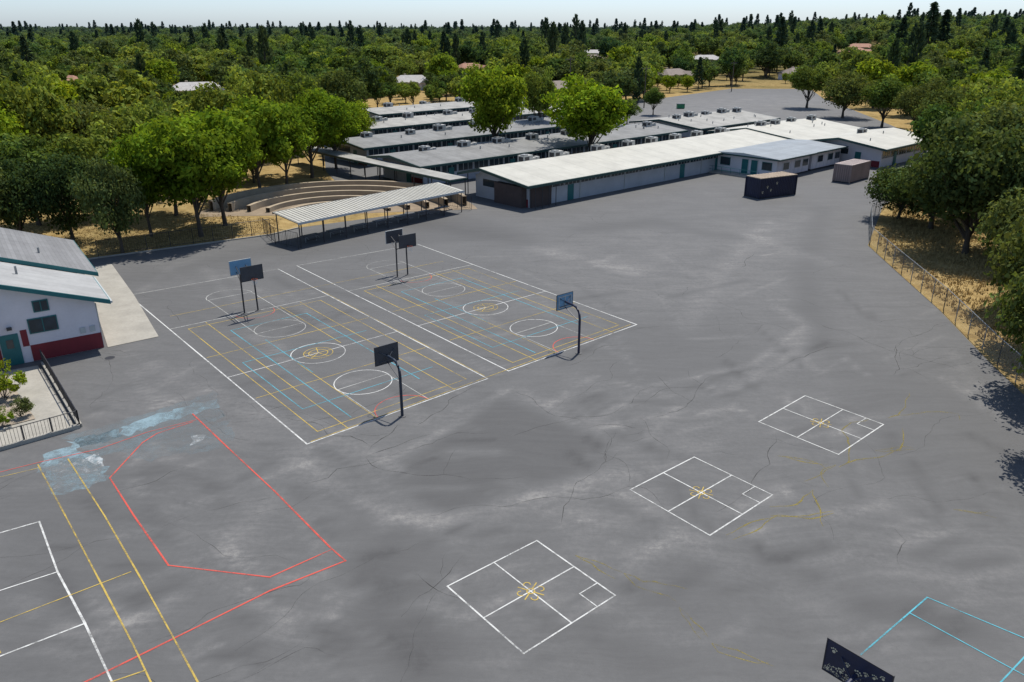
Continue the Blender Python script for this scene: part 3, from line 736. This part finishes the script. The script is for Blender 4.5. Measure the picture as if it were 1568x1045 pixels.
# ---------------- chain-link fence ----------------
def chainlink(pts,h=1.8):
    g=Grp('chain_link_fence',0,0,0); mt=M['metal']
    for a,b in zip(pts[:-1],pts[1:]):
        a=Vector((*a,0));b=Vector((*b,0)); L=(b-a).length; d=(b-a)/L; nn=Vector((-d.y,d.x,0))
        g.tube('top_rail',mt,[a+Vector((0,0,h)),b+Vector((0,0,h))],.025,6)
        n_=max(1,round(L/2.8))
        for i in range(n_+1): q=a.lerp(b,i/n_); g.tube('post',mt,[q,q+Vector((0,0,h+.06))],.035,6)
        sp=.11; k=int((L+h)/sp); V=[];F=[]; w=.006
        for sg in (0,1):
            for i in range(k):
                t0=i*sp-h; t1=t0+h; z0,z1=0.03,h
                if t0<0: z0+=-t0; t0=0
                if t1>L: z1-=t1-L; t1=L
                if z1<=z0: continue
                if sg: p,q=a+d*(L-t0),a+d*(L-t1)
                else: p,q=a+d*t0,a+d*t1
                off=nn*(.012 if sg else -.012)
                o=len(V); V+=[p+off+Vector((0,0,z0-w)),p+off+Vector((0,0,z0+w)),q+off+Vector((0,0,z1+w)),q+off+Vector((0,0,z1-w))]; F.append((o,o+1,o+2,o+3))
        g.raw('wire_mesh',mt,V,F)
    g.done()
chainlink([(58,114),(47.5,100),(41,90),(37,80.3),(35.6,70),(34.3,59.8),(32.3,48.7),(30.8,38),(29.6,20)])

def upole(px,py,h,arm=True):
    x,y=G(px,py); g=Grp('utility_pole',x,y,20,0)
    g.tube('pole',M['wood'],[(0,0,0),(0,0,h)],[.16,.11],8)
    if arm:
        g.box('crossarm',M['wood'],-1.2,-.05,h-.8,1.2,.05,h-.65)
        for q in (-1.1,-.4,.4,1.1): g.tube('insulator',M['metal'],[(q,0,h-.65),(q,0,h-.45)],.04,6)
    g.done()
upole(986,165,11); upole(872,160,13); upole(1120,140,10)
g=Grp('trash_bin',*G(1042,166)); g.box('body',simple('bin_green',(0.02,0.2,0.08),.5),-1,-.7,0.1,1,.7,1.2); g.box('lid',M['dkmetal'],-1.05,-.75,1.203,1.05,.75,1.3)
for a in (-.8,.8):
    for b in (-.5,.5): g.tube('wheel',M['dkmetal'],[(a,b-.05,.1),(a,b+.05,.1)],.1,8)
g.done()

# ---------------- trees ----------------
def build_tree(name,seed,Hh,R,cb,ncl,per,leaf,fmat,rough=1.0,thick=.32,kind='broad',sz=0.75):
    rg=np.random.default_rng(seed); r=random.Random(seed)
    V=[];F=[];mi=[]
    zc=(cb+Hh)/2; rzr=(Hh-cb)/2
    cl=[]
    lobes=rg.normal(0,1,(5,3)); lobes/=np.linalg.norm(lobes,axis=1)[:,None]; lobeamp=rg.uniform(.05,.40,5)
    for i in range(ncl):
        d=rg.normal(0,1,3); d/=np.linalg.norm(d)
        k=1-0.12
        for l,a in zip(lobes,lobeamp): k+=a*max(0,float(d@l))**3-0.15*max(0,-float(d@l))**3*rough
        rr=(rg.uniform(0.15,1)**0.42)*k*0.80
        zz=d[2]*rr
        c=np.array([d[0]*rr*R,d[1]*rr*R,zc+zz*rzr*(1 if zz>0 else .95)])
        rc_=R*rg.uniform(.11,.27)
        cl.append((c,rc_,rg.uniform(.6,1.35)))
    lean=Vector((r.uniform(-.4,.4),r.uniform(-.4,.4),0))
    top=Vector((lean.x,lean.y,cb+ (Hh-cb)*.45))
    tv,tf=tube([(0,0,-.1),(lean.x*.2,lean.y*.2,cb*.45),(lean.x*.6,lean.y*.6,cb),tuple(top)],[thick*1.15,thick*.85,thick*.65,thick*.15],8)
    V+=tv;F+=tf
    for i in range(12):
        c,rc_,_=cl[r.randrange(len(cl))]
        z0=r.uniform(cb*.55,cb*1.2); s=Vector((lean.x*.4,lean.y*.4,z0)); e=Vector(c); m=s.lerp(e,.5)+Vector((r.uniform(-.4,.4),r.uniform(-.4,.4),r.uniform(-.5,.3)))
        tv,tf=tube([s,m,e],[thick*.42,thick*.26,thick*.06],5,False); o=len(V); V+=tv;F+=[tuple(q+o for q in f) for f in tf]
    nb=len(F); nvb=len(V)
    cs=[];ns=[];ss=[];co=[]
    for c,rc_,br in cl:
        m=int(per*rg.uniform(.6,1.3)*(rc_/(R*.20))**2)
        d=rg.normal(0,1,(m,3)); d/=np.linalg.norm(d,axis=1)[:,None]
        rr=rc_*rg.uniform(.45,1.2,m)
        p=c+d*rr[:,None]*np.array([1.1,1.1,sz])
        nn=d*0.8+rg.normal(0,.55,(m,3))+np.array([0,0,.35]); nn/=np.linalg.norm(nn,axis=1)[:,None]
        cs.append(p);ns.append(nn);ss.append(leaf*rg.uniform(.5,1.25,m)); co.append(br*rg.uniform(.7,1.3,m))
    c=np.concatenate(cs);nn=np.concatenate(ns);s=np.concatenate(ss);co=np.concatenate(co); m=len(c)
    t=np.cross(nn,rg.normal(0,1,(m,3))); t/=np.linalg.norm(t,axis=1)[:,None]; b=np.cross(nn,t)
    j=rg.uniform(.55,1.25,(4,m))
    q=np.stack([c+t*(s*j[0])[:,None],c+b*(s*.62*j[1])[:,None],c-t*(s*j[2])[:,None],c-b*(s*.62*j[3])[:,None]],1).reshape(-1,3)
    V=[tuple(v) for v in V]+q.tolist()
    F+= (np.arange(m*4).reshape(m,4)+nvb).tolist()
    me=bpy.data.meshes.new(name); me.from_pydata(V,[],F)
    me.materials.append(M['bark']); me.materials.append(fmat)
    me.polygons.foreach_set('material_index',[0]*nb+[1]*m)
    ca_=me.color_attributes.new('Col','FLOAT_COLOR','POINT')
    col=np.ones((len(V),4),dtype=np.float32); cc=np.repeat(co,4)
    hue=np.repeat(rg.uniform(-.12,.12,m),4)
    col[nvb:,0]=cc*(1+hue); col[nvb:,1]=cc; col[nvb:,2]=cc*(1-hue)
    ca_.data.foreach_set('color',col.ravel()); me.update()
    return me
def build_conifer(name,seed,Hh,R,n_,leaf,fmat,cyp=False):
    rg=np.random.default_rng(seed)
    tv,tf=tube([(0,0,0),(0,0,Hh*.5),(0,0,Hh*.98)],[.3,.2,.04],6); nb=len(tf);nvb=len(tv)
    z=rg.uniform(.06 if cyp else .14,1,n_)**(.85); 
    prof=(np.sin(np.clip(z,0,1)*math.pi)**.5*.9+.1) if cyp else (1-z)**.85+.04
    whorl=1+.28*np.sin(z*Hh*2.6+rg.uniform(0,6))
    a=rg.uniform(0,2*math.pi,n_); a+= .35*np.sin(a*5+z*30)
    rr=R*prof*whorl*rg.uniform(.35,1.05,n_)**.6*(1+.3*np.sin(a*3+z*17))
    c=np.stack([rr*np.cos(a),rr*np.sin(a),z*Hh-rr*.12],1)
    out=np.stack([np.cos(a),np.sin(a),np.full(n_,-.25 if not cyp else 1.6)],1); out+=rg.normal(0,.25,(n_,3)); out/=np.linalg.norm(out,axis=1)[:,None]
    t=out; b=np.cross(t,rg.normal(0,1,(n_,3))); b/=np.linalg.norm(b,axis=1)[:,None]
    s=leaf*rg.uniform(.6,1.3,n_)
    q=np.stack([c+t*s[:,None]*1.2,c+b*s[:,None]*.45,c-t*s[:,None]*.8,c-b*s[:,None]*.45],1).reshape(-1,3)
    V=[tuple(v) for v in tv]+q.tolist(); F=list(tf)+(np.arange(n_*4).reshape(n_,4)+nvb).tolist()
    me=bpy.data.meshes.new(name); me.from_pydata(V,[],F); me.materials.append(M['bark']); me.materials.append(fmat)
    me.polygons.foreach_set('material_index',[0]*nb+[1]*n_)
    ca_=me.color_attributes.new('Col','FLOAT_COLOR','POINT'); col=np.ones((len(V),4),dtype=np.float32)
    cc=np.repeat(rg.uniform(.6,1.35,n_),4); col[nvb:,0]=cc;col[nvb:,1]=cc;col[nvb:,2]=cc; ca_.data.foreach_set('color',col.ravel()); me.update()
    return me
bright=[build_tree('shade_tree_mesh',20+i,13,6.3,3.3,100,125,.31,F_BR,1.0,.26) for i in range(4)]
oak=[build_tree('oak_tree_mesh',40+i,12,7.2,2.0,120,115,.29,F_OAK,1.3,.34) for i in range(4)]
mixt=[build_tree('mixed_tree_mesh',60+i,12,6.2,2.6,95,100,.33,F_MIX,1.2,.3) for i in range(2)]
def place(kind,name,x,y,Hm,Wm,rot=None):
    L_={'b':(bright,13,12.6),'o':(oak,12,14.4),'m':(mixt,12,12.4)}[kind]
    me=random.choice(L_[0]); o=bpy.data.objects.new(name,me); scn.collection.objects.link(o)
    o.location=(x,y,0); s=Wm/L_[2]; o.scale=(s*random.uniform(.93,1.07),s*random.uniform(.93,1.07),Hm/L_[1]); o.rotation_euler=(0,0,random.uniform(0,6.28) if rot is None else rot)
    return o
NM={'b':'shade_tree','o':'oak_tree','m':'leafy_tree'}
heroes=[
 (-40,392,215,150,'o'),(35,375,225,130,'o'),(60,345,200,150,'m'),(112,368,212,130,'o'),(188,388,218,110,'o'),(232,362,195,120,'b'),(150,330,190,130,'m'),
 (308,362,165,180,'b'),(345,345,155,165,'b'),(270,330,160,140,'b'),(400,300,138,140,'b'),(440,290,145,130,'b'),(478,272,130,130,'b'),(515,258,138,110,'b'),(540,236,150,80,'b'),
 (-60,330,130,180,'m'),(0,320,118,160,'b'),(70,300,105,140,'m'),(140,290,130,120,'o'),(200,290,160,110,'m'),(240,270,152,110,'m'),(355,255,118,110,'m'),(400,245,100,110,'m'),(450,235,110,110,'m'),(520,215,100,110,'o'),
 (758,244,90,125,'b'),(905,252,106,155,'b'),(824,212,102,70,'m'),
 (1478,388,185,220,'o'),(1425,350,222,170,'o'),(1375,335,240,120,'o'),(1545,400,150,220,'o'),(1560,470,260,180,'o'),(1605,535,300,210,'o'),(1600,600,340,210,'o'),(1500,330,150,170,'o'),
 (1445,290,150,130,'m'),(1560,330,110,190,'o'),(1635,700,420,220,'o'),
 (1400,205,120,90,'o'),(1350,195,115,90,'m'),(1290,180,100,90,'o'),(1235,165,95,80,'m'),(1440,235,130,110,'o'),(1500,260,130,120,'m'),(1540,300,120,150,'m'),
 (1000,176,132,40,'m'),(960,190,150,40,'m'),
]
hero_xy=[]
for bx,by,ty,w,k in heroes:
    x,y=G(bx,by); z=zat(y,ty); wm=w*H0/(CP*(by-40))
    if by>300 and bx>1400: z=min(z,15)
    place(k,NM[k],x,y,max(4,z),wm); hero_xy.append((x,y,wm/2))
shr=build_tree('shrub_mesh',90,1.6,1.0,.15,26,90,.075,F_BR,1.0,.04,sz=.9)
for n_,(px,py,s,z) in {'yellow_green_shrub':(14,612,1.25,1.4),'round_shrub':(36,640,.75,.8),'small_shrub':(8,655,.6,.7)}.items():
    o=bpy.data.objects.new(n_,shr if n_!='round_shrub' else build_tree('round_shrub_mesh',91,1.5,1.0,.1,30,90,.06,F_OAK,.3,.04,sz=1)); scn.collection.objects.link(o); x,y=G(px,py); o.location=(x,y,.1); o.scale=(s,s,z)

campus=[(-95,-60),(-95,66),(-62,88),(-44,100),(-34,114),(-35,130),(-42,160),(-42,218),(10,238),(36,234),(50,270),(93,326),(118,322),(104,262),(92,190),(89,160),(74,124),(56,98),(46,84),(43,68),(41,50),(40,36),(38,0),(38,-60)]
def inside(x,y,pg):
    c=False;j=len(pg)-1
    for i in range(len(pg)):
        xi,yi=pg[i];xj,yj=pg[j]
        if (yi>y)!=(yj>y) and x<(xj-xi)*(y-yi)/(yj-yi)+xi: c=not c
        j=i
    return c
houses=[(-99,262,25,'roofpale',1.0),(66,345,40,'roofbrown',.9),(120,352,30,'roofbrown',.9),(-36,300,15,'roofpale',.8),(14,268,42,'roofbrown',.9),(-160,300,-20,'terracotta',.8),
 (210,520,30,'terracotta',1.1),(232,565,5,'terracotta',1.1),(255,480,60,'terracotta',.9),(-210,520,30,'roofbrown',1.0),(48,520,0,'roofbrown',1.0),(110,480,15,'roofpale',1.0),(160,430,20,'roofbrown',.9),
 (20,700,10,'roofpale',1.2),(300,800,20,'terracotta',1.2),(-20,400,35,'terracotta',.8),(60,620,0,'roofpale',1.1)]
fb=[build_tree('tree_far_mesh',100+i,12,6.2,2.0,50,38,.58,F_MIX,1.5,.3) for i in range(5)]
fo=[build_tree('oak_far_mesh',120+i,11,6.6,1.6,50,38,.58,F_OAK,1.5,.3) for i in range(2)]
fbr=[build_tree('bright_far_mesh',140,12,6.0,2.0,50,38,.58,F_BR,1.0,.3)]
fc=[build_conifer('pine_far_mesh',160,20,3.6,700,.9,F_DK),build_conifer('pine_far_mesh',161,17,3.3,600,.9,F_DK),build_conifer('cypress_far_mesh',162,13,1.2,450,.6,F_DK,True)]
protos=[('broadleaf',m) for m in fb]+[('oak',m) for m in fo]+[('bright',fbr[0])]+[('conifer',m) for m in fc]
pts=[[] for _ in protos]
rf=random.Random(99)
def add(x,y,s,ci=None):
    if inside(x,y,campus): return
    dd=math.hypot(x,y)
    for hx,hy,_,_,hs in houses:
        d=math.hypot(hx,hy); 
        if math.hypot(x-hx,y-hy)<8*hs+3*s: return
        if dd<d and d-dd<130:
            lat=abs(x*hy-y*hx)/d
            if lat<5*hs+4*s:
                lim=(terr(hx,hy)+3.2)*(dd/d)+21*(1-dd/d)-terr(x,y)
                smax=lim/12.5
                if smax<.3: return
                if s>smax: s=smax
                if ci is not None and ci>=8: return
    for a,b,r_ in hero_xy:
        if math.hypot(x-a,y-b)<r_*.9+1.5: return
    if ci is None:
        t=rf.random()
        if t<.03: ci=8+rf.randrange(3)
        elif t<.20: ci=7
        elif t<.45: ci=5+rf.randrange(2)
        else: ci=rf.randrange(5)
        if ci in (8,9): s*=.85
        if ci==10: s*=1.3
    pts[ci].append((x,y,terr(x,y)-.1,s))
def zone(y0,y1,sp,s0,s1,kx=.78):
    y=y0
    while y<y1:
        w=kx*y+50; x=-w
        while x<w:
            if rf.random()<.93: add(x+rf.uniform(-.46,.46)*sp,y+rf.uniform(-.46,.46)*sp,s0+(s1-s0)*rf.random()**1.3)
            x+=sp
        y+=sp*.92
zone(15,320,9,.55,1.25,.72); zone(320,800,13,.65,1.45,.70); zone(800,1600,23,.9,1.6,.68); zone(1600,3200,50,1.3,1.8,.67)
for i in range(380):
    y=rf.uniform(650,1600); x=rf.uniform(-.69,.69)*y
    add(x,y,rf.uniform(.7,1.25)*(1+.15*(y>900)),8+rf.randrange(2))
for i in range(40):
    y=rf.uniform(300,700); x=rf.uniform(-.4,.65)*y; add(x,y,rf.uniform(1.2,1.7),10)
for px,py,s in ((835,88,1.9),(880,80,2.1),(864,90,1.7),(890,84,1.8),(540,84,1.8),(762,72,1.9),(240,70,1.8),(320,84,1.7)):
    x,y=G(px,py+12); pts[10].append((x,y,terr(x,y),s))
for (x,y,s) in ((182,372,1.5),(192,380,1.35),(176,385,1.2)): pts[8].append((x,y,terr(x,y),s))
for (nm,me),pp in zip(protos,pts):
    if not pp: continue
    V=[];F=[]
    for x,y,z,s in pp:
        t=rf.uniform(0,6.283); o=len(V)
        for k in range(4):
            a=t+k*math.pi/2; V.append((x+s*.7071*math.cos(a),y+s*.7071*math.sin(a),z))
        F.append((o,o+1,o+2,o+3))
    par=mesh_obj('distant_trees',V,F,M['bark']); par.instance_type='FACES'; par.use_instance_faces_scale=True; par.instance_faces_scale=1.0
    par.show_instancer_for_render=False; par.show_instancer_for_viewport=False
    ch=bpy.data.objects.new('tree_'+nm,me); scn.collection.objects.link(ch); ch.parent=par
for x,y,a,rm,s in houses:
    g=Grp('suburban_house',x,y,a,terr(x,y)-.2); r=random.Random(int(x*7+y)); L=16*s;W=9*s; w=r.choice(['tan','wallwhite','wallwhite'])
    g.box('walls',M[w],-L/2,-W/2,0,L/2,W/2,2.9); 
    V=[(-L/2-.6,-W/2-.6,2.8),(L/2+.6,-W/2-.6,2.8),(L/2+.6,W/2+.6,2.8),(-L/2-.6,W/2+.6,2.8),(-L/2+W*.35,0,5.0),(L/2-W*.35,0,5.0)]
    g.raw('roof',M[rm],V,[(0,1,5,4),(1,2,5),(2,3,4,5),(3,0,4),(3,2,1,0)])
    g.box('garage_wing',M[w],L*.15,-W/2-4,0,L*.45,-W/2-.003,2.6); 
    V=[(L*.12,-W/2-4.5,2.6),(L*.48,-W/2-4.5,2.6),(L*.3,-W/2-4.5,4.2),(L*.12,0,2.6),(L*.48,0,2.6),(L*.3,0,4.2)]
    g.raw('garage_roof',M[rm],V,[(0,1,2),(0,2,5,3),(1,4,5,2),(3,5,4)])
    for q in (-.38,-.2,-.02): g.box('window',M['glass'],L*q,-W/2-.04,1,L*q+1.5,-W/2-.004,2.1)
    g.box('garage_door',M['frame'],L*.19,-W/2-4.05,.1,L*.41,-W/2-4.004,2.2)
    g.box('chimney',M['tan'],-L*.2,.5,3,-L*.2+.8,1.3,5.4); g.done()

rg=np.random.default_rng(5); V=[];F=[]
def tufts(poly,n_,h):
    xs_=[p[0] for p in poly]; ys_=[p[1] for p in poly]; k=0
    while k<n_:
        x=rg.uniform(min(xs_),max(xs_)); y=rg.uniform(min(ys_),max(ys_))
        if not inside(x,y,poly): continue
        k+=1
        for _ in range(4):
            a=rg.uniform(0,6.28); dx,dy=.04*math.cos(a),.04*math.sin(a); hh=h*rg.uniform(.4,1.2); o=len(V)
            ox,oy=rg.uniform(-.14,.14,2); V.extend([(x-dx+ox,y-dy+oy,0),(x+dx+ox,y+dy+oy,0),(x+ox+rg.uniform(-.15,.15),y+oy+rg.uniform(-.15,.15),hh)]); F.append((o,o+1,o+2))
tufts([(30.4,20),(31.4,38),(33,48.7),(35,59.8),(37.6,80),(48,99),(56,112),(62,110),(52,84),(47,60),(44,20)],9000,.28)
tufts([(-41,76),(-26,85.2),(-27,92),(-42,96),(-62,86),(-60,72)],5000,.14)
mesh_obj('dry_grass',V,F,simple('dry_grass_blades',(0.40,0.29,0.12),.9,.3,.8))
V=[];F=[]
pl=[(-47,70),(-40.3,75),(-26,84.3),(-23.8,87.5)]
for a,b in zip(pl[:-1],pl[1:]):
    a=Vector((*a,0));b=Vector((*b,0)); d=(b-a).normalized(); nn=Vector((-d.y,d.x,0)); o=len(V)
    for z in (0,.12):
        for q in (a,b,b+nn*.18,a+nn*.18): V.append((q.x,q.y,z))
    F+=[tuple(o+i for i in f) for f in ((4,5,6,7),(0,1,5,4),(1,2,6,5),(2,3,7,6),(3,0,4,7))]
mesh_obj('kerb',V,F,M['concrete'])

# ---------------- light, sky, camera ----------------
el=math.radians(64); az=math.radians(26)
w=bpy.data.worlds.new('World'); scn.world=w; w.use_nodes=True; nt=w.node_tree; nt.nodes.clear()
sky=nt.nodes.new('ShaderNodeTexSky'); sky.sky_type='NISHITA'; sky.sun_disc=False; sky.sun_elevation=el; sky.sun_rotation=az
sky.air_density=1.0; sky.dust_density=0.6; sky.ozone_density=1.5; sky.altitude=50
tc=nt.nodes.new('ShaderNodeTexCoord'); sp=nt.nodes.new('ShaderNodeSeparateXYZ'); nt.links.new(tc.outputs['Generated'],sp.inputs[0])
hz=ramp(nt,sp.outputs[2],[(0.0,(0.82,1.0,1.42)),(0.22,(1.0,1.0,1.02))])
tint=nt.nodes.new('ShaderNodeMix'); tint.data_type='RGBA'; tint.blend_type='MULTIPLY'; tint.inputs[0].default_value=1
nt.links.new(sky.outputs[0],tint.inputs[6]); nt.links.new(hz,tint.inputs[7])
bg=nt.nodes.new('ShaderNodeBackground'); bg.inputs[1].default_value=0.13
wo=nt.nodes.new('ShaderNodeOutputWorld'); nt.links.new(tint.outputs[2],bg.inputs[0]); nt.links.new(bg.outputs[0],wo.inputs[0])
sun=bpy.data.lights.new('sun','SUN'); sun.energy=4.9; sun.angle=math.radians(.5); sun.color=(1,.955,.88)
so=bpy.data.objects.new('sun',sun); scn.collection.objects.link(so)
dirv=Vector((math.sin(az)*math.cos(el),math.cos(az)*math.cos(el),math.sin(el)))
so.rotation_euler=dirv.to_track_quat('Z','Y').to_euler(); so.location=(0,0,60)
cam=bpy.data.cameras.new('camera'); cam.lens=28.0; cam.sensor_width=36; cam.clip_end=20000
co_=bpy.data.objects.new('camera',cam); scn.collection.objects.link(co_)
co_.location=(0,0,H0); co_.rotation_euler=(math.radians(90-math.degrees(math.atan(TP))),0,0); scn.camera=co_
